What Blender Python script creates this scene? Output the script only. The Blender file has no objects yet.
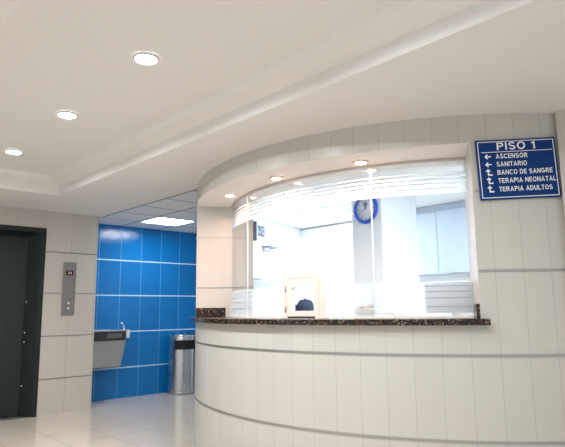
import bpy, bmesh, math, random
from mathutils import Vector, Matrix
random.seed(7)
R = math.radians
SC = bpy.context.scene
COL = SC.collection

# ------------------------------------------------------------------ camera
cam_d = bpy.data.cameras.new('camera')
cam = bpy.data.objects.new('camera', cam_d); COL.objects.link(cam)
FPX, PIT, ROLL, YAW = 552.26, R(8.852), R(-0.5866), R(47.347)
F = Vector((math.cos(YAW)*math.cos(PIT), math.sin(YAW)*math.cos(PIT), math.sin(PIT)))
RT = Vector((math.sin(YAW), -math.cos(YAW), 0)); UP = RT.cross(F)
r_ = math.cos(ROLL)*RT + math.sin(ROLL)*UP
u_ = -math.sin(ROLL)*RT + math.cos(ROLL)*UP
m = Matrix((r_, u_, -F)).transposed().to_4x4(); m.translation = (0, 0, 1.13)
cam.matrix_world = m
cam_d.sensor_width = 36; cam_d.lens = 36*FPX/565; cam_d.clip_start = .02
SC.camera = cam

# ------------------------------------------------------------------ world, exposure
w = bpy.data.worlds.new('daylight'); SC.world = w; w.use_nodes = True
bg = w.node_tree.nodes['Background']
bg.inputs[0].default_value = (.97, .99, 1.0, 1); bg.inputs[1].default_value = 0.55
SC.view_settings.view_transform = 'Standard'; SC.view_settings.look = 'None'
SC.view_settings.exposure = 0.5; SC.view_settings.gamma = 1; SC.view_settings.use_curve_mapping = False
SC.cycles.transparent_max_bounces = 24
SC.cycles.max_bounces = 14
SC.cycles.diffuse_bounces = 8
SC.cycles.sample_clamp_indirect = 8
E_DOWN, E_SPOT, E_FLUOR, E_ROOM = 640.0, 620.0, 20.0, 38.0

# ------------------------------------------------------------------ materials
def mat(name, color, rough=.5, metal=0, spec=.5, emit=None, estr=0):
    M = bpy.data.materials.new(name); M.use_nodes = True
    b = M.node_tree.nodes['Principled BSDF']
    b.inputs['Base Color'].default_value = (*color, 1)
    b.inputs['Roughness'].default_value = rough
    b.inputs['Metallic'].default_value = metal
    b.inputs['Specular IOR Level'].default_value = spec
    if emit:
        b.inputs['Emission Color'].default_value = (*emit, 1)
        b.inputs['Emission Strength'].default_value = estr
    return M
class NB:
    def __init__(s, M): s.M = M; s.nt = M.node_tree; s.b = s.nt.nodes['Principled BSDF']
    def n(s, t, **k):
        x = s.nt.nodes.new(t)
        for a, v in k.items(): setattr(x, a, v)
        return x
    def l(s, a, b): s.nt.links.new(a, b)
    def math(s, op, a, b=None, clamp=False):
        x = s.n('ShaderNodeMath', operation=op, use_clamp=clamp)
        for i, v in enumerate((a, b)):
            if v is None: continue
            if isinstance(v, (int, float)): x.inputs[i].default_value = v
            else: s.l(v, x.inputs[i])
        return x.outputs[0]
    def coords(s):
        tc = s.n('ShaderNodeTexCoord'); sp = s.n('ShaderNodeSeparateXYZ'); s.l(tc.outputs['Object'], sp.inputs[0])
        return tc.outputs['Object'], sp.outputs
    def line(s, v, off, step, wd):          # 1 on a joint of width wd
        f = s.math('FRACT', s.math('DIVIDE', s.math('SUBTRACT', v, off - step/2), step))
        d = s.math('ABSOLUTE', s.math('SUBTRACT', f, .5))
        return s.math('LESS_THAN', d, wd/2/step)
    def mix(s, fac, a, b):
        x = s.n('ShaderNodeMix', data_type='RGBA')
        if isinstance(fac, (int, float)): x.inputs[0].default_value = fac
        else: s.l(fac, x.inputs[0])
        for i, v in ((6, a), (7, b)):
            if isinstance(v, tuple): x.inputs[i].default_value = (*v, 1)
            else: s.l(v, x.inputs[i])
        return x.outputs[2]
    def noise(s, vec, scale, detail=3, rough=.5):
        x = s.n('ShaderNodeTexNoise'); x.inputs['Scale'].default_value = scale
        x.inputs['Detail'].default_value = detail; x.inputs['Roughness'].default_value = rough
        s.l(vec, x.inputs['Vector']); return x
    def stretch(s, vec, sc):
        x = s.n('ShaderNodeMapping'); x.inputs['Scale'].default_value = sc; s.l(vec, x.inputs['Vector']); return x.outputs[0]
    def bump(s, h, strength, dist):
        x = s.n('ShaderNodeBump'); x.inputs['Strength'].default_value = strength; x.inputs['Distance'].default_value = dist
        s.l(h, x.inputs['Height']); s.l(x.outputs[0], s.b.inputs['Normal'])

ANG0, DANG = 193.45, 4.0
def tile_wall(name, base, dark, grout, mode, off, step, wd, rough, z_lines=None, bumpy=(.05, .002, 30), spec=.5):
    M = mat(name, base, rough, spec=spec); n = NB(M); vec, xyz = n.coords()
    if mode == 'X': v = xyz[0]
    elif mode == 'Y': v = xyz[1]
    else: v = n.math('MODULO', n.math('ADD', n.math('ARCTAN2', xyz[1], xyz[0]), 4*math.pi), 2*math.pi); off, step = R(off), R(step)
    j = n.line(v, off, step, wd)
    # each tile a hair lighter or darker, plus faint vertical streaks
    cell = n.math('FLOOR', n.math('DIVIDE', n.math('SUBTRACT', v, off), step))
    row = n.math('FLOOR', n.math('DIVIDE', n.math('ADD', xyz[2], .08), .475))
    cb = n.n('ShaderNodeCombineXYZ'); n.l(cell, cb.inputs[0]); n.l(row, cb.inputs[1])
    wn = n.n('ShaderNodeTexWhiteNoise', noise_dimensions='3D'); n.l(cb.outputs[0], wn.inputs['Vector'])
    ns = n.noise(n.stretch(vec, (14, 14, 1.6)), 1.0, 4)
    t = n.math('ADD', n.math('MULTIPLY', wn.outputs[0], .45), n.math('MULTIPLY', ns.outputs[0], .55), True)
    c = n.mix(t, dark, base)
    c = n.mix(j, c, grout)
    n.l(c, n.b.inputs['Base Color'])
    n.l(n.math('ADD', n.math('MULTIPLY', j, .5), rough), n.b.inputs['Roughness'])
    nb = n.noise(vec, bumpy[2], 2)
    n.bump(n.math('SUBTRACT', nb.outputs[0], n.math('MULTIPLY', j, .6)), bumpy[0]*10, bumpy[1])
    return M
M_RTILE = tile_wall('reception_tile', (.57, .555, .52), (.525, .51, .48), (.41, .40, .375), 'A', ANG0, DANG, R(.075), .28, bumpy=(.02, .0006, 25))
M_ETILE = tile_wall('elevator_tile', (.57, .54, .505), (.50, .475, .445), (.36, .335, .31), 'X', 2.249, .306, .004, .3, bumpy=(.02, .0006, 25))
M_SIDE = tile_wall('side_tile', (.57, .54, .505), (.50, .475, .445), (.36, .335, .31), 'Y', 1.23, .306, .004, .3, bumpy=(.02, .0006, 25))
M_BLUE = tile_wall('blue_tile', (.002, .185, .52), (.001, .135, .42), (.10, .42, .75), 'X', 3.455, .3075, .006, .13, bumpy=(.14, .0016, 30))

def plaster(name, c, rough=.75):
    M = mat(name, c, rough, spec=.3); n = NB(M); vec, _ = n.coords()
    ns = n.noise(vec, 3, 4); n.l(n.mix(ns.outputs[0], tuple(x*.96 for x in c), c), n.b.inputs['Base Color'])
    nb = n.noise(vec, 60, 3); n.bump(nb.outputs[0], .12, .002); return M
M_CEIL = plaster('ceiling_paint', (.80, .79, .78))
M_SOFF = plaster('soffit_paint', (.84, .80, .77))
M_WHITE = plaster('room_paint', (.86, .88, .90))
M_PIER = plaster('pier_paint', (.83, .88, .94))

def drop_tiles():
    M = mat('drop_ceiling', (.78, .80, .82), .8, spec=.2); n = NB(M); vec, xyz = n.coords()
    a = n.line(xyz[0], 3.445, .56, .022); b = n.line(xyz[1], 6.0, .51, .022)
    j = n.math('MAXIMUM', a, b)
    ns = n.noise(vec, 90, 3)
    n.l(n.mix(j, n.mix(ns.outputs[0], (.72, .745, .77), (.80, .82, .84)), (.20, .215, .235)), n.b.inputs['Base Color'])
    n.bump(ns.outputs[0], .2, .002); return M
M_DROP = drop_tiles()
def floor_mat():
    M = mat('polished_floor_tile', (.62, .56, .48), .1, spec=.42); n = NB(M); vec, xyz = n.coords()
    a = n.line(xyz[0], 2.0, .41, .009); b = n.line(xyz[1], 5.78, .41, .009); j = n.math('MAXIMUM', a, b)
    ns = n.noise(vec, 2.5, 5); n2 = n.noise(vec, 40, 3)
    c = n.mix(ns.outputs[0], (.58, .525, .45), (.66, .60, .525)); c = n.mix(n.math('MULTIPLY', n2.outputs[0], .25), c, (.50, .46, .40))
    n.l(n.mix(j, c, (.22, .20, .18)), n.b.inputs['Base Color'])
    n.l(n.math('ADD', n.math('MULTIPLY', j, .4), .09), n.b.inputs['Roughness'])
    n.bump(n.math('SUBTRACT', n.math('MULTIPLY', ns.outputs[0], .1), j), .2, .001); return M
M_FLOOR = floor_mat()
def granite():
    M = mat('granite', (.05, .04, .035), .2, spec=.4); n = NB(M); vec, _ = n.coords()
    v = n.n('ShaderNodeTexVoronoi', feature='F1'); v.inputs['Scale'].default_value = 120; n.l(vec, v.inputs['Vector'])
    cr = n.n('ShaderNodeValToRGB'); e = cr.color_ramp.elements
    e[0].position = 0; e[0].color = (.008, .007, .007, 1); e[1].position = 1; e[1].color = (.30, .22, .16, 1)
    for p_, c_ in ((.62, (.007, .0065, .006)), (.70, (.05, .022, .01)), (.80, (.11, .045, .02)), (.86, (.008, .007, .007))):
        x = e.new(p_); x.color = (*c_, 1)
    sp = n.n('ShaderNodeSeparateColor'); n.l(v.outputs['Color'], sp.inputs[0])
    n.l(sp.outputs[0], cr.inputs[0]); n.l(cr.outputs[0], n.b.inputs['Base Color']); return M
M_GRAN = granite()
def brushed(name, c, rough, axis=(1, 1, .02), sc=260):
    M = mat(name, c, rough, 1); n = NB(M); vec, _ = n.coords()
    ns = n.noise(n.stretch(vec, axis), sc, 3)
    n.l(n.math('ADD', n.math('MULTIPLY', ns.outputs[0], .14), rough-.07), n.b.inputs['Roughness'])
    n.l(n.mix(ns.outputs[0], tuple(x*.88 for x in c), c), n.b.inputs['Base Color']); return M
M_STEEL = brushed('brushed_steel', (.60, .61, .62), .26)
M_STEELF = brushed('fountain_steel', (.52, .53, .53), .42)
M_PANEL = brushed('panel_steel', (.33, .33, .33), .45, (1, 1, .02))
M_STRIP = mat('strip_metal', (.40, .405, .395), .36, .8)
M_STRIPE = mat('strip_metal_grey', (.30, .285, .27), .45, .5)
M_STRIPB = mat('strip_white', (.55, .80, .95), .3, .1)
M_CHROME = mat('chrome', (.8, .8, .8), .12, 1)
M_BLACK = mat('black_plastic', (.012, .013, .014), .35)
M_HOLE = mat('dark_inside', (.004, .004, .005), .8)
M_DOOR = brushed('dark_door_metal', (.014, .023, .026), .42, (1, 1, .02))
M_DOOR.node_tree.nodes['Principled BSDF'].inputs['Metallic'].default_value = .35
M_FRAME = mat('dark_frame_metal', (.010, .017, .019), .42, .3)
M_RUBBER = mat('dark_band', (.035, .038, .04), .4, .3)
M_SIGN = mat('sign_blue', (.003, .037, .18), .5, spec=.2)
M_LETTER = mat('sign_white', (.86, .87, .88), .45)
M_CLOCKB = mat('clock_blue', (.003, .09, .60), .35, spec=.3)
M_CLOCKF = mat('clock_face', (.78, .83, .88), .4)
M_INK = mat('ink', (.03, .04, .07), .6)
M_CREAM = mat('cream_paint', (.88, .82, .77), .45)
M_CAB = mat('pale_blue_laminate', (.58, .68, .80), .35)
M_CABF = mat('cabinet_carcass', (.52, .60, .71), .45)
M_MON = mat('monitor_grey', (.38, .40, .43), .5)
M_BAG = mat('cream_cloth', (.70, .58, .42), .85)
M_PAPER = mat('paper', (.66, .52, .45), .7)
M_NAVY = mat('navy_cloth', (.012, .045, .12), .75)
n_ = NB(M_NAVY); v_, _x = n_.coords(); q_ = n_.noise(v_, 35, 3); n_.l(n_.mix(q_.outputs[0], (.003, .012, .035), (.02, .06, .14)), n_.b.inputs['Base Color'])
n_ = NB(M_BAG); v_, _x = n_.coords(); q_ = n_.noise(v_, 25, 3); n_.l(n_.mix(q_.outputs[0], (.17, .105, .05), (.32, .22, .13)), n_.b.inputs['Base Color'])
def emis(name, c, s):
    return mat(name, (.8, .8, .8), .5, emit=c, estr=s)
M_LDOWN = emis('downlight_lens', (.96, .99, .98), E_DOWN)
M_LSPOT = emis('warm_lens', (1.0, .60, .43), E_SPOT)
M_LFLUO = emis('fluorescent_diffuser', (.93, .97, 1.0), E_FLUOR)
M_LROOM = emis('room_diffuser', (.86, .94, 1.0), E_ROOM)
M_LED = mat('red_display', (.02, .004, .004), .3)
M_LEDON = emis('red_segment', (1, .08, .06), .35)
M_RIM = mat('fixture_rim', (.74, .74, .73), .4)
M_RIMW = mat('spot_rim', (.70, .55, .46), .3, .5)

def glass_mat():
    M = bpy.data.materials.new('clear_glass'); M.use_nodes = True; nt = M.node_tree; nt.nodes.clear()
    o = nt.nodes.new('ShaderNodeOutputMaterial'); mx = nt.nodes.new('ShaderNodeMixShader')
    t = nt.nodes.new('ShaderNodeBsdfTransparent'); t.inputs[0].default_value = (.975, .99, .995, 1)
    g = nt.nodes.new('ShaderNodeBsdfGlossy'); g.inputs['Roughness'].default_value = .02
    f = nt.nodes.new('ShaderNodeFresnel'); f.inputs[0].default_value = 1.45
    ge = nt.nodes.new('ShaderNodeNewGeometry'); mr = nt.nodes.new('ShaderNodeMapRange')   # same index on the way in and out of the thin pane
    mr.inputs['To Min'].default_value = 1.45; mr.inputs['To Max'].default_value = 1/1.45
    nt.links.new(ge.outputs['Backfacing'], mr.inputs['Value']); nt.links.new(mr.outputs[0], f.inputs[0])
    for a, b in ((f.outputs[0], mx.inputs[0]), (t.outputs[0], mx.inputs[1]), (g.outputs[0], mx.inputs[2]), (mx.outputs[0], o.inputs[0])): nt.links.new(a, b)
    return M
M_GLASS = glass_mat()
def frost_mat():
    M = bpy.data.materials.new('frosted_film'); M.use_nodes = True; nt = M.node_tree; nt.nodes.clear()
    o = nt.nodes.new('ShaderNodeOutputMaterial'); mx = nt.nodes.new('ShaderNodeMixShader'); m2 = nt.nodes.new('ShaderNodeMixShader')
    t = nt.nodes.new('ShaderNodeBsdfTransparent'); t.inputs[0].default_value = (.97, .98, 1, 1)
    d = nt.nodes.new('ShaderNodeBsdfDiffuse'); d.inputs[0].default_value = (.86, .88, .90, 1)
    tr = nt.nodes.new('ShaderNodeBsdfTranslucent'); tr.inputs[0].default_value = (.88, .93, .98, 1)
    mx.inputs[0].default_value = .58; m2.inputs[0].default_value = .66
    for a, b in ((d.outputs[0], m2.inputs[1]), (tr.outputs[0], m2.inputs[2]), (t.outputs[0], mx.inputs[1]), (m2.outputs[0], mx.inputs[2]), (mx.outputs[0], o.inputs[0])): nt.links.new(a, b)
    return M
M_FROST = frost_mat()
M_EDGE = mat('polished_glass_edge', (.80, .86, .88), .2)

# ------------------------------------------------------------------ mesh helpers
def add_box(bm, lo, hi, bev=0, mi=0):
    x0, y0, z0 = lo; x1, y1, z1 = hi
    vs = [bm.verts.new(v) for v in ((x0,y0,z0),(x1,y0,z0),(x1,y1,z0),(x0,y1,z0),(x0,y0,z1),(x1,y0,z1),(x1,y1,z1),(x0,y1,z1))]
    fs = [bm.faces.new([vs[i] for i in f]) for f in ((3,2,1,0),(4,5,6,7),(0,1,5,4),(1,2,6,5),(2,3,7,6),(3,0,4,7))]
    for f in fs: f.material_index = mi
    if bev:
        es = list({e for f in fs for e in f.edges})
        bmesh.ops.bevel(bm, geom=es, offset=bev, segments=2, affect='EDGES', profile=.5)
    return fs
def add_prism(bm, pts, a0, a1, axis='z', mi=0):
    """extrude a closed outline (2-D points) between a0 and a1 along an axis"""
    def P(p, a): return {'z': (p[0], p[1], a), 'y': (p[0], a, p[1]), 'x': (a, p[0], p[1])}[axis]
    A = [bm.verts.new(P(p, a0)) for p in pts]; B = [bm.verts.new(P(p, a1)) for p in pts]
    n = len(pts); fs = [bm.faces.new(A[::-1]), bm.faces.new(B)]
    for i in range(n): fs.append(bm.faces.new((A[i], A[(i+1) % n], B[(i+1) % n], B[i])))
    for f in fs: f.material_index = mi
    return fs
def add_lathe(bm, prof, n=32, c=(0, 0, 0), a0=0, a1=360, mi=0, cap=True):
    """revolve (r,z) profile about z"""
    full = abs(a1-a0) >= 360
    k = n if full else n+1; rings = []
    for i in range(k):
        a = R(a0+(a1-a0)*i/n)
        rings.append([bm.verts.new((c[0]+r*math.cos(a), c[1]+r*math.sin(a), c[2]+z)) for r, z in prof])
    for i in range(n):
        A, B = rings[i], rings[(i+1) % k]
        for j in range(len(prof)-1):
            f = bm.faces.new((A[j], B[j], B[j+1], A[j+1])); f.material_index = mi; f.smooth = True
    bmesh.ops.remove_doubles(bm, verts=[v for r in rings for v in r], dist=1e-6)
def add_arc(bm, r0, r1, a0, a1, z0, z1, n=None, mats=(0, 0, 0, 0, 0, 0)):
    """solid arc sector; mats = inner, outer, bottom, top, start, end"""
    n = n or max(2, int(abs(a1-a0)/1.0)); S = []
    for i in range(n+1):
        a = R(a0+(a1-a0)*i/n); c, s = math.cos(a), math.sin(a)
        S.append([bm.verts.new(p) for p in ((r0*c, r0*s, z0), (r1*c, r1*s, z0), (r1*c, r1*s, z1), (r0*c, r0*s, z1))])
    def face(v, mi, sm=False):
        f = bm.faces.new(v); f.material_index = mi; f.smooth = sm
    for i in range(n):
        A, B = S[i], S[i+1]
        face((A[1], B[1], B[2], A[2]), mats[1]); face((A[3], B[3], B[0], A[0])[::1], mats[0])
        face((A[0], B[0], B[1], A[1]), mats[2]); face((A[2], B[2], B[3], A[3]), mats[3])
    face(S[0], mats[4]); face(S[-1][::-1], mats[5])
def add_sheet(bm, r, a0, a1, z0, z1, n=None):
    n = n or max(2, int(abs(a1-a0))); P = []
    for i in range(n+1):
        a = R(a0+(a1-a0)*i/n); P.append((bm.verts.new((r*math.cos(a), r*math.sin(a), z0)), bm.verts.new((r*math.cos(a), r*math.sin(a), z1))))
    for i in range(n): bm.faces.new((P[i][0], P[i+1][0], P[i+1][1], P[i][1]))
def add_tube(bm, pts, rad, n=10):
    pts = [Vector(p) for p in pts]; rings = []
    for i, p in enumerate(pts):
        d = (pts[min(i+1, len(pts)-1)]-pts[max(i-1, 0)]).normalized()
        a = d.orthogonal().normalized() if i == 0 else (rings_a - d*rings_a.dot(d)).normalized()
        rings_a = a; b = d.cross(a); rr = rad[i] if isinstance(rad, (list, tuple)) else rad
        rings.append([bm.verts.new(p+a*rr*math.cos(2*math.pi*k/n)+b*rr*math.sin(2*math.pi*k/n)) for k in range(n)])
    for A, B in zip(rings, rings[1:]):
        for k in range(n):
            f = bm.faces.new((A[k], A[(k+1) % n], B[(k+1) % n], B[k])); f.smooth = True
    bm.faces.new(rings[0][::-1]); bm.faces.new(rings[-1])
def obj(name, bm, mats, parent=None, loc=None, mw=None, smooth=False):
    bmesh.ops.recalc_face_normals(bm, faces=bm.faces)
    me = bpy.data.meshes.new(name); bm.to_mesh(me); bm.free()
    if smooth:
        for p_ in me.polygons: p_.use_smooth = True
    for x in (mats if isinstance(mats, (list, tuple)) else [mats]): me.materials.append(x)
    o = bpy.data.objects.new(name, me); COL.objects.link(o)
    if parent: o.parent = parent
    if loc: o.location = loc
    if mw: o.matrix_world = mw
    return o
def B(): return bmesh.new()
def tag(o, label, cat, group=None):
    o['label'] = label; o['category'] = cat
    if group: o['group'] = group
    return o
def empty(name, loc=(0, 0, 0), mw=None):
    o = bpy.data.objects.new(name, None); COL.objects.link(o); o.empty_display_size = .1
    if mw is not None: o.matrix_world = mw
    else: o.location = loc
    return o
def thing(name, label, cat, loc=(0, 0, 0), group=None, mw=None): return tag(empty(name, loc, mw), label, cat, group)
def struct(o): o['kind'] = 'structure'; return o
def dup(root, loc, label):
    r = root.copy(); COL.objects.link(r); r.location = loc; r['label'] = label
    for ch in list(root.children):
        c = ch.copy(); COL.objects.link(c); c.parent = r
        for g in list(ch.children):
            d = g.copy(); COL.objects.link(d); d.parent = c
    return r
def bx(name, lo, hi, m_, parent=None, bev=0):
    b = B(); add_box(b, lo, hi, bev); return obj(name, b, m_, parent)
def radial_frame(ang, r, z, roll=0):
    """x = along the wall to the right, y = up, z = outward"""
    a = R(ang); nrm = Vector((math.cos(a), math.sin(a), 0)); t = Vector((-math.sin(a), math.cos(a), 0)); up = Vector((0, 0, 1))
    t2 = t*math.cos(roll)+up*math.sin(roll); u2 = up*math.cos(roll)-t*math.sin(roll)
    M = Matrix((t2, u2, nrm)).transposed().to_4x4(); M.translation = Vector((CX+r*nrm.x, CY+r*nrm.y, z)); return M

# ------------------------------------------------------------------ dimensions
CX, CY, RO, RG, RI = 4.79, 3.04, 2.295, 1.96, 1.76
CEN = (CX, CY, 0)
AL, AR, AEND, ABACK = 144.5, 219.0, 232.6, 112.0
HC, ZS, ZCT = 2.285, 2.11, 1.067          # ceiling, soffit underside, counter top
YE, YB, XC, XA = 6.454, 7.0, 2.875, 2.93
ROWS = (.39, .86, 1.34, 1.812)
XB = 5.55                                  # back wall of the reception room

# ------------------------------------------------------------------ the setting
struct(bx('floor', (-1.6, -1.2, -.06), (6.9, 7.2, 0), M_FLOOR))
# elevator wall with its door opening
DX0, DX1, DZ = 1.0, 2.235, 2.065
b = B(); add_box(b, (-3, YE, 0), (DX0, YE+.3, HC)); add_box(b, (DX1, YE, 0), (XC, YE+.3, HC)); add_box(b, (DX0, YE, DZ), (DX1, YE+.3, HC))
add_box(b, (XC-.3, YE+.3, 0), (XC, YB, HC))
struct(obj('wall_left', b, M_ETILE))
b = B()
for z in ROWS:
    for x0, x1 in ((-3, DX0-.03), (2.258, XC+.002)): add_box(b, (x0, YE-.003, z-.006), (x1, YE+.002, z+.006))
struct(obj('trim_1', b, M_STRIPE))
# blue wall
struct(bx('wall_back', (XC-.3, YB, 0), (6.9, YB+.15, HC), M_BLUE))
b = B()
for z in ROWS: add_box(b, (XC, YB-.003, z-.0075), (6.7, YB+.002, z+.0075))
struct(obj('trim_2', b, M_STRIPB))
struct(bx('wall_corridor', (6.7, 5.7, 0), (6.85, YB, HC), M_ETILE))
# curved reception wall: counter front, both sides of the opening, the band above
TILE, SOFF = 0, 1
b = B()
add_arc(b, RI, RO, AL, AR+2, 0, ZCT-.036, 77)
add_arc(b, RI, RO, AL-2.5, AL, 0, HC, 3); add_arc(b, RO-.10, RO, ABACK, AL-2.5, 0, HC, 34)
add_arc(b, RI, RO, AR+2, AEND, 0, HC, 12)
def pol(r, a): return (r*math.cos(R(a)), r*math.sin(R(a)))
add_prism(b, [pol(RO, AR), pol(RO, AR+1), pol(RO, AR+2), pol(RI, AR+2), pol(RI, AR+1.7)], ZCT-.036, ZS)    # splayed right side of the opening
add_arc(b, RI, RO, AL, AR+2, ZS, HC, 77, (0, 0, SOFF, 0, 0, 0))
struct(obj('wall_reception', b, [M_RTILE, M_SOFF], loc=CEN))
b = B()
for z in ROWS[:2]: add_arc(b, RO-.004, RO+.004, ABACK, AEND, z-.0075, z+.0075, 136)
for z in ROWS[2:]:
    add_arc(b, RO-.004, RO+.004, ABACK, AL-.2, z-.0075, z+.0075, 48); add_arc(b, RO-.004, RO+.004, AR+.25, AEND, z-.0075, z+.0075, 14)
    for A, s in ((AL, 1),):    # the strips turn into the sides of the opening
        a0, a1 = (A-.05, A+.1) if s > 0 else (A-.1, A+.05)
        add_arc(b, RI, RO-.006, a0, a1, z-.005, z+.005, 2)
struct(obj('trim_3', b, M_STRIP, loc=CEN))
# wall on the right that comes back towards the viewer
xr = CX+RO*math.cos(R(AEND)); yr = CY+RO*math.sin(R(AEND))
struct(bx('wall_right', (xr-.06, -3, 0), (xr+.15, yr-.004, HC), M_SIDE))
# reception room behind the glass
def wall_strip(name, p0, p1, th, z0, z1, m_):
    d = (Vector(p1)-Vector(p0)).normalized(); nn = Vector((-d.y, d.x))*th; b = B()
    add_prism(b, [p0, p1, (p1[0]+nn.x, p1[1]+nn.y), (p0[0]+nn.x, p0[1]+nn.y)], z0, z1); return struct(obj(name, b, m_))
LW0, LW1 = (4.58, 5.325), (XB, 5.648)
LW0 = (4.02, 5.135)
b = B()
def lwy(x): return 5.193+.334*(x-4.2)
wall_strip('wall_room_left', (4.55, lwy(4.55)), (XB, lwy(XB)), .05, 0, HC, M_WHITE)
# the panel that lines the room side of the curved wall, on the same line
wall_strip('wall_room_lining', (3.98, lwy(3.98)), (4.55, lwy(4.55)), -.03, 0, HC, M_WHITE)
struct(bx('wall_room_back', (XB, .9, 0), (XB+.12, 5.66, HC), M_WHITE))
struct(bx('wall_room_right', (xr+.15, .85, 0), (XB, .97, HC), M_WHITE))
# square pier in the middle of the room
struct(bx('pillar', (4.2, 3.17, 0), (4.78, 3.535, HC-.006), M_PIER))

# ceilings: painted, with a stepped tray over the lobby; grid tiles over the corridor
b = B()
TX0, TX1, TY0, TY1 = .585, 2.035, -2.6, 5.52
def quad(pts): return b.faces.new([b.verts.new(p_) for p_ in pts])
def flat(x0, y0, x1, y1, z): quad([(x0, y0, z), (x1, y0, z), (x1, y1, z), (x0, y1, z)])
flat(-3.2, -3.2, TX0, YE+.3, HC); flat(TX1, -3.2, XA, YE+.3, HC); flat(TX0, -3.2, TX1, TY0, HC); flat(TX0, TY1, TX1, YE+.3, HC)
flat(XA, -3.2, 6.9, 4.35, HC)
prof = [(0, HC), (0, 2.37), (.05, 2.372), (.10, 2.380), (.14, 2.392), (.165, 2.408), (.178, 2.43)]
for (o0, z0), (o1, z1) in zip(prof, prof[1:]):
    def ring(o, z): return [(TX0+o, TY0+o, z), (TX1-o, TY0+o, z), (TX1-o, TY1-o, z), (TX0+o, TY1-o, z)]
    r0, r1 = ring(o0, z0), ring(o1, z1)
    for k in range(4): quad([r0[k], r0[(k+1) % 4], r1[(k+1) % 4], r1[k]])
o = prof[-1][0]; flat(TX0+o, TY0+o, TX1-o, TY1-o, 2.43)
bmesh.ops.remove_doubles(b, verts=b.verts, dist=1e-5)
struct(obj('ceiling', b, M_CEIL))
struct(bx('ceiling_corridor', (XA, 4.36, HC), (6.9, 7.15, HC+.05), M_DROP))
struct(bx('trim_5', (XB-.012, .97, HC-.030), (XB+.001, 5.64, HC-.014), M_STRIPE))
struct(bx('trim_4', (XA-.009, 4.36, HC-.004), (XA+.009, YE, HC+.002), M_STRIPE))
b = B()
pts = [(CX+1.9*math.cos(R(a)), CY+1.9*math.sin(R(a))) for a in range(int(AEND), 116, -4)] + [(4.0, lwy(4.0)-.01), (XB, lwy(XB)-.01), (XB, .97), (xr+.15, .97)]
add_prism(b, pts, HC-.006, HC-.001)
struct(obj('ceiling_room', b, M_WHITE))

# ------------------------------------------------------------------ elevator door
door = struct(empty('door_1', (DX1, YE, 0)))
def dbx(name, lo, hi, m_, bev=.0):
    b = B(); add_box(b, [lo[0]-DX1, lo[1]-YE, lo[2]], [hi[0]-DX1, hi[1]-YE, hi[2]], bev); return obj(name, b, m_, door)
b = B()     # frame: flat architrave plus a splayed jamb going back to the leaves
def fr(pts, z0, z1): add_prism(b, [(x-DX1, y-YE) for x, y in pts], z0, z1)
fr([(2.258, YE-.012), (2.258, YE), (2.235, YE), (2.235, YE+.20), (2.105, YE+.20), (2.105, YE+.115), (2.205, YE-.012)], 0, DZ-.03)
fr([(.98, YE-.012), (.98, YE), (1.0, YE), (1.0, YE+.20), (1.13, YE+.20), (1.13, YE+.115), (1.03, YE-.012)], 0, DZ-.03)
add_prism(b, [(YE-.012-YE, DZ+.012), (0, DZ+.012), (0, DZ), (.2, DZ), (.2, DZ-.09), (.115, DZ-.09), (-.012, DZ-.04)], .98-DX1, 2.258-DX1, axis='x')
obj('door_frame', b, M_FRAME, door)
for x0, x1 in ((1.09, 1.617), (1.621, 2.15)):
    dbx('door_leaf', (x0, YE+.12, .008), (x1, YE+.15, DZ-.03), M_DOOR, .003)
dbx('door_sill', (1.02, YE-.01, 0), (2.24, YE+.2, .006), M_STRIPE)
for z in (1.245, .905, .80, .33):  # small round chrome studs up the splayed jamb
    b = B(); add_lathe(b, [(0, .006), (.008, .005), (.011, 0), (.011, -.004)], 12)
    mw = Matrix.Translation((2.1175, YE+.101, z)) @ Matrix.Rotation(R(-38), 4, 'Z') @ Matrix.Rotation(R(90), 4, 'X')
    o = obj('jamb_stud', b, M_CHROME, door); o.matrix_parent_inverse = Matrix.Identity(4)
    o.matrix_local = Matrix.Translation((-DX1, -YE, 0)) @ mw

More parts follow.
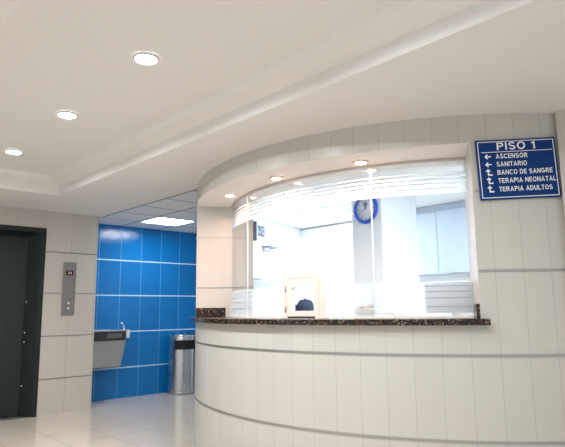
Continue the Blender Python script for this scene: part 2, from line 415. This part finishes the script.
# ------------------------------------------------------------------ text helper: heavy sans capitals drawn as strokes
def arcp(cx, cy, rx, ry, a0, a1, n=9): return [(cx+rx*math.cos(R(a0+(a1-a0)*k/n)), cy+ry*math.sin(R(a0+(a1-a0)*k/n))) for k in range(n+1)]
TH = .17
h_ = TH/2
GL = {   # glyph: (width, strokes), cap height 1
 'I': (.20, [[(.10, 0), (.10, 1)]]), '1': (.46, [[(.32, 0), (.32, 1)], [(.06, .72), (.20, .80), (.30, .93)]]),
 'L': (.60, [[(h_, 1), (h_, h_), (.60, h_)]]), 'T': (.66, [[(0, 1-h_), (.66, 1-h_)], [(.33, 1-h_), (.33, 0)]]),
 'E': (.66, [[(.66, h_), (h_, h_), (h_, 1-h_), (.64, 1-h_)], [(h_, .52), (.60, .52)]]),
 'N': (.76, [[(h_, 0), (h_, 1)], [(.76-h_, 0), (.76-h_, 1)], [(h_, .93), (.76-h_, .07)]]),
 'A': (.82, [[(.08, 0), (.41, .95), (.74, 0)], [(.20, .30), (.62, .30)]]),
 'P': (.70, [[(h_, 0), (h_, 1-h_), (.40, 1-h_)] + arcp(.40, .70, .22, .215, 90, -90) + [(h_, .485)]]),
 'R': (.78, [[(h_, 0), (h_, 1-h_), (.42, 1-h_)] + arcp(.42, .715, .22, .20, 90, -90) + [(h_, .515)], [(.38, .50), (.70, 0)]]),
 'B': (.74, [[(.40, .53), (h_, .53), (h_, h_), (.42, h_)] + arcp(.42, .305, .235, .225, -90, 90) + [(h_, .53), (h_, 1-h_), (.40, 1-h_)] + arcp(.40, .72, .20, .195, 90, -90)]),
 'D': (.76, [[(.34, h_), (h_, h_), (h_, 1-h_), (.34, 1-h_)] + arcp(.34, .5, .335, .415, 90, -90, 14)]),
 'O': (.84, [arcp(.42, .5, .335, .43, 90, 450, 24)]), 'U': (.74, [[(h_, 1), (h_, .38)] + arcp(.37, .38, .285, .30, 180, 360, 12) + [(.74-h_, 1)]]),
 'C': (.78, [arcp(.42, .5, .335, .43, 42, 318, 18)]), 'G': (.84, [arcp(.42, .5, .335, .43, 45, 325, 18) + [(.72, .25), (.72, .46), (.44, .46)]]),
 'S': (.70, [arcp(.35, .715, .255, .215, 20, 250, 12)[:-1] + [(.30, .52), (.42, .48)] + arcp(.35, .285, .265, .215, 70, -160, 12)[1:]]),
}
def stroke(bm, pts, th, z, sx, sy, ox, oy):
    P = [Vector(p_) for p_ in pts]; closed = (P[0]-P[-1]).length < 1e-4
    L_, R_ = [], []
    for i, p_ in enumerate(P):
        a = P[i-1] if i else (P[-2] if closed else None); c = P[i+1] if i < len(P)-1 else (P[1] if closed else None)
        d0 = (p_-a).normalized() if a is not None else None; d1 = (c-p_).normalized() if c is not None else None
        d0 = d0 if d0 is not None else d1; d1 = d1 if d1 is not None else d0
        n0, n1 = Vector((-d0.y, d0.x)), Vector((-d1.y, d1.x)); nm = n0+n1
        nm = nm.normalized() if nm.length > 1e-4 else n0
        k = th/2/max(.45, nm.dot(n0)); L_.append(p_+nm*k); R_.append(p_-nm*k)
    V = lambda q: bm.verts.new((q.x*sx+ox, q.y*sy+oy, z))
    A = [V(q) for q in L_]; C = [V(q) for q in R_]
    for i in range(len(P)-1): bm.faces.new((C[i], C[i+1], A[i+1], A[i]))
def text(name, body, m_, parent, height, width, pos, align='LEFT', depth=.0008):
    x = 0; lay = []
    for ch in body:
        if ch == ' ': x += .42; continue
        lay.append((x, GL[ch][1])); x += GL[ch][0]+.15
    tot = x-.15; sx, sy = width/tot, height; x0 = pos[0]-(width/2 if align == 'CENTER' else 0)
    b = B()
    for gx, st in lay:
        for i, pl in enumerate(st): stroke(b, [(px_+gx, py_) for px_, py_ in pl], TH, pos[2]+depth+i*.00015, sx, sy, x0, pos[1])
    o = obj(name, b, m_, parent); return o

# ------------------------------------------------------------------ elevator call panel
px0, px1, pz0, pz1 = 2.468, 2.622, 1.09, 1.70
pc = thing('elevator_call_panel', 'tall narrow steel elevator call panel with small red display on the tiled wall', 'call panel', ((px0+px1)/2, YE, pz0))
hw = (px1-px0)/2
b = B(); add_box(b, (-hw, -.014, 0), (hw, -.001, pz1-pz0), .003); obj('faceplate', b, M_PANEL, pc)
b = B(); add_box(b, (-.042, -.0165, .46), (.042, -.012, .515), .001); dsp = obj('display', b, M_LED, pc)
b = B()
for x in (-.012, .016):
    add_box(b, (x-.0035, -.0175, .472), (x+.0035, -.0162, .503))
add_box(b, (-.005, -.0175, .485), (.009, -.0162, .49)); obj('display_digits', b, M_LEDON, dsp)
for z, up in ((.138, 1), (.078, -1)):
    b = B(); add_lathe(b, [(0, .005), (.013, .004), (.016, 0), (.016, -.003)], 20)
    o = obj('call_button', b, M_PANEL, pc); o.location = (0, -.014, z); o.rotation_euler = (R(90), 0, 0)
    b = B(); add_prism(b, [(-.013, -.008), (.013, -.008), (0, .014)] if up > 0 else [(0, -.014), (.013, .008), (-.013, .008)], .0052, .0062)
    obj('arrow', b, M_LETTER, o)

# ------------------------------------------------------------------ drinking fountain
fx0, fx1, fy0 = 2.90, 3.415, 6.63
df = thing('drinking_fountain', 'grey steel wall-mounted drinking fountain on the blue tiled wall', 'drinking fountain', ((fx0+fx1)/2, YB, .43))
fw = (fx1-fx0)/2; fd = YB-fy0
def fpt(z): return z-.43
b = B()     # tapered apron, narrower and shallower at the foot
sec = [(fpt(.43), fw-.075, fd-.09), (fpt(.445), fw-.06, fd-.06), (fpt(.60), fw-.035, fd-.04), (fpt(.775), fw-.012, fd-.022)]
rings = []
for z, hw_, dp in sec: rings.append([b.verts.new(v) for v in ((-hw_, -.001, z), (hw_, -.001, z), (hw_, -dp+.015, z), (hw_-.015, -dp, z), (-hw_+.015, -dp, z), (-hw_, -dp+.015, z))])
for A, C in zip(rings, rings[1:]):
    for k in range(6): b.faces.new((A[k], A[(k+1) % 6], C[(k+1) % 6], C[k]))
b.faces.new(rings[0][::-1]); b.faces.new(rings[-1]); obj('apron', b, M_STEELF, df)
def rrect(hw_, dp, rad, n=6):
    p = [(-hw_, -.001), (hw_, -.001)]
    for k in range(n+1): a = R(-90*k/n); p.append((hw_-rad+rad*math.cos(a), -dp+rad+rad*math.sin(a)))
    for k in range(n+1): a = R(-90-90*k/n); p.append((-hw_+rad+rad*math.cos(a), -dp+rad+rad*math.sin(a)))
    return p
b = B(); add_prism(b, rrect(fw, fd, .09), fpt(.765), fpt(.880)); obj('band', b, M_RUBBER, df)
b = B()     # basin: rolled rim and sunken bowl
o1, o2, o3, o4 = rrect(fw+.004, fd+.004, .092), rrect(fw+.002, fd+.002, .09), rrect(fw-.035, fd-.035, .05), rrect(fw-.10, fd-.09, .04)
def ringv(p, z, inset=0): return [b.verts.new((x, min(y, -.001-inset), z)) for x, y in p]
RR = [ringv(o1, fpt(.880)), ringv(o1, fpt(.890)), ringv(o2, fpt(.897)), ringv(o3, fpt(.893), .04), ringv(o4, fpt(.862), .1)]
for A, C in zip(RR, RR[1:]):
    n = len(A)
    for k in range(n): b.faces.new((A[k], A[(k+1) % n], C[(k+1) % n], C[k]))
b.faces.new(RR[-1]); b.faces.new(RR[0][::-1]); obj('basin', b, M_STEEL, df)
b = B()
for k in range(3): add_box(b, (fw-.29, -fd-.010, fpt(.800+.02*k)), (fw-.095, -fd+.002, fpt(.812+.02*k)), .003)
obj('push_bar', b, M_PANEL, df)
b = B(); bxp = fw-.03; byp = -fd+.085
add_tube(b, [(bxp, byp, fpt(.885)), (bxp, byp, fpt(.93)), (bxp-.005, byp, fpt(.955)), (bxp-.02, byp, fpt(.975)), (bxp-.045, byp, fpt(.982))], [.013, .011, .010, .009, .008], 12)
add_lathe(b, [(0, .012), (.022, .01), (.026, 0), (.026, -.008)], 16, (bxp, byp, fpt(.892))); obj('bubbler', b, M_CHROME, df)
bx_ = B(); add_box(bx_, (fw+.002, -.24, fpt(.785)), (fw+.085, -.001, fpt(.888)), .006); obj('end_cap', bx_, mat('pale_plastic', (.72, .76, .80), .4), df)

# ------------------------------------------------------------------ waste bin
tb = thing('waste_bin', 'cylindrical brushed steel waste bin with dark side opening against the blue wall', 'waste bin', (4.325, 6.80, 0))
br, bh = .192, .80
b = B(); add_lathe(b, [(br, .03), (br, bh-.20)], 48)
hole0, hole1 = 205, 305
add_lathe(b, [(br, bh-.075), (br, bh-.02), (br-.008, bh-.012)], 48)
add_lathe(b, [(br, bh-.20), (br, bh-.075)], 40, a0=hole1-360, a1=hole0)
obj('body', b, M_STEEL, tb)
b = B(); add_lathe(b, [(br-.004, bh-.205), (br-.004, bh-.07)], 24, a0=hole0-3, a1=hole1+3)
add_lathe(b, [(br-.05, bh-.205), (br-.05, bh-.07)], 24, a0=hole0-3, a1=hole1+3); obj('opening', b, M_HOLE, tb)
b = B(); add_lathe(b, [(0, bh-.030), (br-.04, bh-.030), (br-.02, bh-.012), (br-.006, bh), (br+.003, bh-.006), (br+.003, bh-.024)], 48); obj('lid', b, M_CHROME, tb)
b = B(); add_lathe(b, [(0, 0), (br+.006, 0), (br+.006, .028), (br, .036)], 48); obj('base_ring', b, M_STEELF, tb)

# ------------------------------------------------------------------ granite counter
ct = thing('counter_top', 'dark speckled granite counter ledge curving along the reception window', 'counter', CEN)
b = B(); add_arc(b, 1.42, RO+.05, AL-.0+.05, AR-.05, ZCT-.036, ZCT, 75); add_arc(b, 1.42, RG+.03, AR-.05, AR+.9, ZCT-.036, ZCT, 2)
add_arc(b, RO+.001, RO+.05, AL-5, AL+.05, ZCT-.036, ZCT, 5); add_arc(b, RO+.001, RO+.05, AR-.05, AR+1.05, ZCT-.036, ZCT, 2)
obj('slab', b, M_GRAN, ct)
b = B(); add_arc(b, RG+.06, RO-.002, AL+.1, AL+.55, ZCT, ZCT+.085, 2); u1 = obj('upstand', b, M_GRAN, ct)
b = B(); add_arc(b, RO-.10, RO-.002, AR-.50, AR-.02, ZCT, ZCT+.085, 2); obj('upstand', b, M_GRAN, ct)

# ------------------------------------------------------------------ curved window
win = struct(empty('window_1', CEN))
SEAMS = [(AL+.15, 163.6), (163.8, 201.45), (201.65, AR+.9)]
H0, H1 = 180.5, 190.8                     # the hatch interrupts the middle pane
LOW = [(ZCT+.012, 1.135), (1.141, 1.190), (1.196, 1.231), (1.2365, 1.266), (1.271, 1.296)]
TOP = [(1.873, 1.908), (1.915, 1.940), (1.949, 1.968), (1.980, 1.994), (2.010, 2.019)]
for a0, a1 in SEAMS:
    b = B()
    if a0 < H0 < a1:
        add_arc(b, RG-.004, RG+.004, a0, H0, ZCT+.001, ZS-.001); add_arc(b, RG-.004, RG+.004, H1, a1, ZCT+.001, ZS-.001)
        add_arc(b, RG-.004, RG+.004, H0, H1, 1.372, ZS-.001)
    else: add_arc(b, RG-.004, RG+.004, a0, a1, ZCT+.001, ZS-.001)
    pane = obj('glass_pane', b, M_GLASS, win)
    b = B()
    for e in (a0, a1):
        if AL+1 < e < AR-1: add_arc(b, RG-.0042, RG+.0052, e-.022, e+.022, ZCT+.013, ZS-.017, 2)
    obj('polished_edge', b, M_EDGE, pane)
    for nm, bands in (('frosted_lower_band', LOW), ('frosted_upper_band', TOP)):
        b = B()
        for z0, z1 in bands:
            if nm.startswith('frosted_l') and a0 < H0 < a1:
                add_sheet(b, RG+.0055, a0, H0, z0, z1); add_sheet(b, RG+.0055, H1, a1, z0, z1)
            else: add_sheet(b, RG+.0055, a0, a1, z0, z1)
        obj(nm, b, M_FROST, pane)
b = B(); add_arc(b, RG-.012, RG+.012, AL+.1, AR+.95, ZS-.016, ZS+.001, 75)
obj('head_channel', b, mat('channel_paint', (.55, .50, .47), .5), win)
b = B(); add_arc(b, RG-.012, RG+.012, AL+.1, H0, ZCT, ZCT+.012, 40); add_arc(b, RG-.012, RG+.012, H1, AR+.95, ZCT, ZCT+.012, 30)
obj('sill_channel', b, M_CREAM, win)

# ------------------------------------------------------------------ service hatch
hm = radial_frame(185.65, RG+.018, ZCT)
ht = thing('service_hatch', 'small cream framed service hatch with square opening standing on the granite ledge', 'service hatch', mw=hm)
hx, hz = .184, .318
b = B()
def frame2(b, x0, x1, y0, y1, ix0, ix1, iy0, iy1, z0, z1, bev=0):
    for lo, hi in (((x0, y0), (ix0, y1)), ((ix1, y0), (x1, y1)), ((ix0, y0), (ix1, iy0)), ((ix0, iy1), (ix1, y1))):
        add_box(b, (lo[0], lo[1], z0), (hi[0], hi[1], z1), bev)
frame2(b, -hx, hx, 0, hz, -hx+.03, hx-.03, .014, hz-.03, -.035, .02)
obj('hatch_frame', b, M_CREAM, ht)
ox0, ox1, oy0, oy1 = -.092, .106, .052, .220
b = B(); frame2(b, -hx+.033, hx-.033, .016, hz-.033, ox0, ox1, oy0, oy1, -.012, .0205); obj('hatch_door', b, M_CREAM, ht)
for y in (.065, .21):
    b = B(); add_tube(b, [(-hx+.0315, y-.022, .026), (-hx+.0315, y+.022, .026)], .005, 10); obj('hinge', b, M_STRIPE, ht)
b = B(); add_box(b, (-.135, .002, .019), (.115, .012, .024)); obj('pass_slot', b, M_BLACK, ht)

# things lying behind the glass on the ledge
def lumpy(name, radius, scale, m_, loc, seed, amp, parent=None):
    rnd = random.Random(seed); b = B(); bmesh.ops.create_icosphere(b, subdivisions=3, radius=1)
    ph = [(Vector((rnd.uniform(-1, 1), rnd.uniform(-1, 1), rnd.uniform(-1, 1))).normalized(), rnd.uniform(2, 5), rnd.uniform(0, 6)) for _ in range(7)]
    for v in b.verts:
        d = v.co.normalized(); s = 1+amp*sum(math.sin(f*d.dot(q)*2+p_) for q, f, p_ in ph)/3
        c = d*s; c.z = max(c.z, -.55); v.co = (c.x*scale[0]*radius, c.y*scale[1]*radius, (c.z+.55)*scale[2]*radius)
    o = obj(name, b, m_, parent, smooth=True); o.location = loc; return o
capt = thing('baseball_hat', 'dark navy cloth cap lying behind the hatch opening', 'cap', (2.975, 2.985, ZCT))
capt.rotation_euler = (0, 0, R(-43)); capt.scale = (1.15, 1.15, 1.05)
b = B()
add_lathe(b, [(.068, 0), (.071, .03), (.068, .065), (.055, .10), (.036, .124), (.018, .131), (0, .132)], 24)
for v in b.verts: v.co.x *= 1.0 + .12*math.sin(6*v.co.z*10); v.co.y *= 1.1
obj('crown', b, M_NAVY, capt, smooth=True)
b = B(); P0 = []
for k in range(13):
    a = R(110+140*k/12); c, s = math.cos(a), math.sin(a); dz = -.012*abs(s)
    P0.append([b.verts.new(v) for v in ((.066*c, .072*s, .100+dz), (.066*c-.055*max(0, -c), .075*s, .080+dz*1.5), (.066*c-.055*max(0, -c), .075*s, .072+dz*1.5), (.066*c, .072*s, .088+dz))])
for A, C in zip(P0, P0[1:]):
    for k in range(4): b.faces.new((A[k], A[(k+1) % 4], C[(k+1) % 4], C[k]))
obj('brim', b, M_NAVY, capt)
b = B(); add_lathe(b, [(.009, 0), (.008, .005), (0, .007)], 12, (0, 0, .132)); obj('button', b, M_NAVY, capt)

bag = thing('cloth_bag', 'small crumpled tan cloth bag with dark clip on the ledge behind frosted glass', 'bag', (3.07, 2.485, ZCT))
lumpy('bag_body', .085, (1.0, .9, .62), M_BAG, (0, 0, 0), 3, .13, bag)
b = B(); add_box(b, (-.018, -.012, .072), (.014, .012, .092), .004); o = obj('clip', b, M_BLACK, bag); o.rotation_euler = (0, 0, R(-40)); o.location = (.03, -.03, 0)
b = B(); add_tube(b, [(-.055, .02, .05), (-.06, .0, .085), (-.045, -.02, .09), (-.03, -.045, .05)], .006, 8); obj('strap', b, M_RIMW, bag)
pp = lumpy('tissue_heap', .075, (1.3, .8, .5), M_PAPER, (3.22, 2.36, ZCT), 11, .2)
tag(pp, 'pale heap of crumpled paper tissue beside the tan bag on the ledge', 'paper')
mon = thing('computer_monitor', 'grey slab of a monitor seen blurred through frosted glass near the right jamb', 'monitor', (3.53, 2.06, ZCT))
mon.rotation_euler = (0, 0, R(20))
b = B(); add_box(b, (-.012, -.20, .03), (.022, .20, .245), .006); o = obj('housing', b, M_MON, mon); o.rotation_euler = (0, R(-8), 0)
b = B(); add_box(b, (.0225, -.185, .045), (.026, .185, .232), .001); obj('screen', b, M_BLACK, o)
b = B(); add_box(b, (.01, -.03, .008), (.03, .03, .12), .004); obj('neck', b, M_MON, mon)
b = B(); add_box(b, (-.06, -.10, 0), (.08, .10, .01), .004); obj('foot', b, M_MON, mon)

# ------------------------------------------------------------------ wall clock on the pier
mw = Matrix(((0, 0, -1, 4.2), (-1, 0, 0, 3.352), (0, 1, 0, 2.092), (0, 0, 0, 1)))
ck = thing('wall_clock', 'round wall clock with thick blue rim on the pale pier behind the glass', 'clock', mw=mw)
b = B(); add_lathe(b, [(.113, .001), (.113, .016), (.118, .024), (.132, .026), (.144, .018), (.147, .001)], 48); obj('rim', b, M_CLOCKB, ck)
b = B(); add_lathe(b, [(0, .001), (0, .008), (.114, .008), (.114, .001)], 48); face = obj('clock_face', b, M_CLOCKF, ck)
b = B()
for k in range(12):
    a = R(30*k); c, s = math.cos(a), math.sin(a); t = .005 if k % 3 else .008
    q0 = [(c*.088-s*t/2, s*.088+c*t/2), (c*.105-s*t/2, s*.105+c*t/2), (c*.105+s*t/2, s*.105-c*t/2), (c*.088+s*t/2, s*.088-c*t/2)]
    b = B(); add_prism(b, q0, .008, .0092); obj('hour_mark', b, M_INK, face)
b = B()     # small round emblem in the upper half of the face
add_lathe(b, [(0, .0095), (.024, .0095), (.024, .008)], 24, (-.004, .048, 0)); add_box(b, (-.018, .012, .008), (.010, .022, .0095)); add_box(b, (-.006, .018, .008), (-.001, .03, .0095))
obj('emblem', b, mat('emblem_grey', (.16, .22, .34), .6), face)
for nm, a, ln, wd, z in (('hour_hand', 60, .055, .007, .011), ('minute_hand', 200, .085, .005, .013)):
    b = B(); c, s = math.cos(R(a)), math.sin(R(a))
    add_prism(b, [(-c*.015-s*wd/2, -s*.015+c*wd/2), (-c*.015+s*wd/2, -s*.015-c*wd/2), (c*ln+s*wd/4, s*ln-c*wd/4), (c*ln-s*wd/4, s*ln+c*wd/4)], z, z+.0015)
    obj(nm, b, M_INK, ck)

# ------------------------------------------------------------------ wall cabinets on the back wall
first = None
DEP, CW, CZ0 = .12, .83, 1.49
for i, (yc, lab) in enumerate(((3.33, 'pale blue two-door wall cabinet on the back wall, right of the pier'),
                               (2.49, 'pale blue two-door wall cabinet at the far right end, beside the window jamb'))):
    if first is None:
        first = cab = thing('wall_cabinet', lab, 'cabinet', (XB-.001, yc, CZ0), 'wall cabinets in the reception room')
        hh = HC-.012-CZ0
        b = B(); add_box(b, (-DEP, -CW/2, 0), (0, CW/2, hh)); obj('carcass', b, M_CABF, cab)
        b = B(); add_box(b, (-DEP-.018, -CW/2, hh-.065), (-DEP-.001, CW/2, hh)); obj('valance', b, mat('valance_grey', (.40, .46, .56), .5), cab)
        for s in (-1, 1):
            y0, y1 = (-CW/2+.002, -.003) if s < 0 else (.003, CW/2-.002)
            b = B(); add_box(b, (-DEP-.02, y0, .012), (-DEP-.001, y1, hh-.07), .002); d = obj('cabinet_door', b, M_CAB, cab)
            b = B(); ym = (y0+y1)/2
            add_box(b, (-DEP-.032, ym-.075, .004), (-DEP-.018, ym+.075, .02), .004); obj('pull', b, M_STEELF, d)
    else: dup(first, (XB-.001, yc, CZ0), lab)

# ------------------------------------------------------------------ on the room's left wall
ang = math.atan(.334)
def lw(x, z, off=0):      # frame on the left wall: x along the wall, y out of the wall towards the viewer, z up
    Mx = Matrix.Rotation(ang, 4, 'Z'); Mx.translation = Vector((x, lwy(x)-.031, z)); return Mx
tv = thing('wall_box', 'dark upright flat box projecting from the left wall of the room, top left behind glass', 'wall box', mw=lw(4.235, 1.955))
b = B(); add_box(b, (-.012, -.085, 0), (.02, -.001, .24), .004); obj('housing', b, mat('dark_blue_grey', (.03, .045, .07), .4), tv)
b = B(); add_box(b, (.02, -.08, .01), (.026, -.006, .23), .002); obj('panel', b, M_CAB, tv)
nt_ = thing('notice_board', 'small pinned notice with dark blue print on the room left wall above shelf', 'notice', mw=lw(4.36, 2.005))
b = B(); add_box(b, (0, -.014, 0), (.19, -.001, .17), .002); obj('board', b, M_CLOCKF, nt_)
def notice():
    M = mat('notice_print', (.3, .4, .5), .6); n = NB(M); vec, _ = n.coords()
    q = n.noise(vec, 28, 2); t = n.math('GREATER_THAN', q.outputs[0], .5); n.l(n.mix(t, (.008, .02, .05), (.22, .30, .38)), n.b.inputs['Base Color']); return M
b = B(); add_box(b, (.008, -.016, .03), (.182, -.0135, .165)); obj('print', b, notice(), nt_)
def shelf(x0, x1, z, dep, lab, dark):
    t = thing('wall_shelf', lab, 'shelf', mw=lw(x0, z)); L = (x1-x0)/math.cos(ang)
    b = B(); add_box(b, (0, -dep, -.018), (L, -.001, 0), .002); obj('shelf_board', b, dark, t)
    for xx in (.05, L-.07):
        b = B(); add_box(b, (xx, -dep+.03, -.03), (xx+.02, -.001, -.0185)); add_box(b, (xx, -.012, -.09), (xx+.02, -.001, -.03)); obj('bracket', b, M_STEELF, t)
    return t
shelf(4.47, 4.74, 1.925, .10, 'short narrow shelf with dark edge under the notice', mat('shelf_dark', (.10, .13, .19), .5))
shelf(4.2, 4.95, 1.515, .16, 'long white shelf holding small jars, low on the room left wall', M_WHITE)
jar_at = [(4.33, .075, 'small pink-lidded jar on the long white shelf', (.75, .45, .45)), (4.50, .10, 'tall grey bottle on the long white shelf, in the middle', (.30, .34, .38)), (4.58, .06, 'short grey jar at right on the long white shelf', (.38, .42, .46))]
for x, h, lab, c in jar_at:
    M0 = lw(x, 1.516); M0.translation += M0.to_3x3() @ Vector((0, -.08, 0))
    j = thing('jar', lab, 'jar', mw=M0, group='jars on the long shelf')
    b = B(); add_lathe(b, [(0, 0), (.020, 0), (.022, .006), (.022, h*.7), (.012, h*.82), (.012, h*.86), (0, h*.86)], 20); obj('jar_body', b, M_CLOCKF, j)
    b = B(); add_lathe(b, [(.014, h*.82), (.015, h), (0, h)], 16); obj('lid', b, mat('lid_colour', c, .5), j)

# ------------------------------------------------------------------ direction sign
SA = 225.6; SW, SH = .468, .362
sm = radial_frame(SA, RO+.0025, 1.939, R(1.9))
sg = thing('direction_sign', 'blue PISO 1 direction sign with white lettering and arrows on the curved tiled wall', 'sign', mw=sm)
b = B(); add_box(b, (-SW/2, -SH/2, 0), (SW/2, SH/2, .012), .0015); obj('board', b, M_SIGN, sg)
zt = .0122
b = B(); i0 = .010; i1 = .0145
for lo, hi in (((-SW/2+i0, -SH/2+i0), (-SW/2+i1, SH/2-i0)), ((SW/2-i1, -SH/2+i0), (SW/2-i0, SH/2-i0)), ((-SW/2+i1, SH/2-i1), (SW/2-i1, SH/2-i0)), ((-SW/2+i1, -SH/2+i0), (SW/2-i1, -SH/2+i1))):
    add_box(b, (*lo, zt-.0005), (*hi, zt+.0004))
obj('border', b, M_LETTER, sg)
b = B(); add_box(b, (-SW/2+.03, SH/2-.077, zt-.0005), (SW/2-.022, SH/2-.0735, zt+.0004)); obj('underline', b, M_LETTER, sg)
text('lettering', 'PISO 1', M_LETTER, sg, .046, .228, (.003, SH/2-.064, zt), 'CENTER')
rows = [('ASCENSOR', .116, .186, 'L'), ('SANITARIO', .164, .178, 'L'), ('BANCO DE SANGRE', .214, .322, 'U'), ('TERAPIA NEONATAL', .264, .336, 'U'), ('TERAPIA ADULTOS', .315, .310, 'U')]
for body, v, wd, ar in rows:
    text('lettering', body, M_LETTER, sg, .0285, wd, (-SW/2+.112, SH/2-v, zt))
    b = B(); y = SH/2-v; x = -SW/2+.045
    if ar == 'L':
        add_prism(b, [(x, y+.014), (x+.016, y+.030), (x+.021, y+.025), (x+.014, y+.0175), (x+.038, y+.0175), (x+.038, y+.0105), (x+.014, y+.0105), (x+.021, y+.003), (x+.016, y-.002)], zt-.0005, zt+.0004)
    else:
        add_prism(b, [(x+.014, y+.038), (x+.028, y+.024), (x+.0235, y+.019), (x+.0180, y+.024), (x+.0180, y+.005), (x+.038, y+.005), (x+.038, y-.003), (x+.010, y-.003), (x+.010, y+.024), (x+.0045, y+.019), (x, y+.024)], zt-.0005, zt+.0004)
    obj('arrow', b, M_LETTER, sg)

# ------------------------------------------------------------------ lamps
def lamp_round(name, r, rim_m, lens_m, drop):
    t = thing(name, '', 'ceiling light')
    b = B(); add_lathe(b, [(r, -.001), (r+.016, -.001), (r+.016, -.006), (r+.005, -.004-drop), (r, -.004-drop), (r, -.001)], 32); obj('rim', b, rim_m, t)
    b = B(); add_lathe(b, [(r, -.003), (r*.7, -.0045), (r*.35, -.0055), (0, -.006)], 32); obj('lens', b, lens_m, t)
    return t
dl = lamp_round('downlight', .054, M_RIM, M_LDOWN, .009); dl['group'] = 'downlights in the ceiling tray'
dlab = ['round white downlight in the ceiling tray, nearest and largest of the row', 'round white downlight in the ceiling tray, middle one of the three', 'round white downlight in the ceiling tray, farthest, nearest the elevator wall']
dl.location = (1.315, 2.46, 2.43); dl['label'] = dlab[0]
for k, y in ((1, 3.555), (2, 4.69)): dup(dl, (1.325+.01*k, y, 2.43), dlab[k])
for y, lab in ((1.35, 'unseen downlight added to extend the tray row, next after the nearest one in view'), (.25, 'unseen downlight added to extend the tray row, overhead beside the viewer')): dup(dl, (1.32, y, 2.43), lab)  # unseen lamps carrying on the visible row, added for lighting
sp = lamp_round('soffit_spotlight', .036, M_RIMW, M_LSPOT, .008); sp['group'] = 'spotlights under the curved soffit'
for k, (a, lab) in enumerate(((160.8, 'small warm spotlight under the soffit, nearest the left jamb'), (181.2, 'small warm spotlight under the soffit, middle of the three'), (200.8, 'small warm spotlight under the soffit above the glass seam by the clock'))):
    loc = (CX+2.085*math.cos(R(a)), CY+2.085*math.sin(R(a)), ZS)
    if k == 0: sp.location = loc; sp['label'] = lab
    else: dup(sp, loc, lab)
def lamp_square(name, lab, cx, cy, sx, sy, z, lens, group=None, rot=0):
    t = thing(name, lab, 'ceiling light', (cx, cy, z), group); t.rotation_euler = (0, 0, rot)
    b = B(); f = .02
    for lo, hi in (((-sx/2, -sy/2), (-sx/2+f, sy/2)), ((sx/2-f, -sy/2), (sx/2, sy/2)), ((-sx/2+f, -sy/2), (sx/2-f, -sy/2+f)), ((-sx/2+f, sy/2-f), (sx/2-f, sy/2))):
        add_box(b, (*lo, -.008), (*hi, -.001))
    obj('frame', b, M_RIM, t)
    b = B(); add_box(b, (-sx/2+f, -sy/2+f, -.006), (sx/2-f, sy/2-f, -.001)); d = obj('diffuser', b, lens, t)
    b = B()
    for i in range(1, 4): add_box(b, (-sx/2+f, -sy/2+sy*i/4-.003, -.0085), (sx/2-f, -sy/2+sy*i/4+.003, -.006))
    obj('louver', b, M_RIM, d)
    return t
lamp_square('ceiling_light_panel', 'square fluorescent panel in the corridor grid ceiling above the blue wall', 3.725, 6.255, .55, .50, HC, M_LFLUO)
lamp_square('ceiling_light_panel', 'square bright panel on the reception room ceiling, left behind the glass', 4.85, 4.55, .60, .60, HC-.007, M_LROOM, 'panels on the reception room ceiling')
lamp_square('ceiling_light_panel', 'added bright panel lighting the pier, on the reception room ceiling near the right window jamb', 3.85, 1.86, .60, .55, HC-.007, M_LROOM, 'panels on the reception room ceiling')  # added lamp, placed by the jamb to brighten the pier
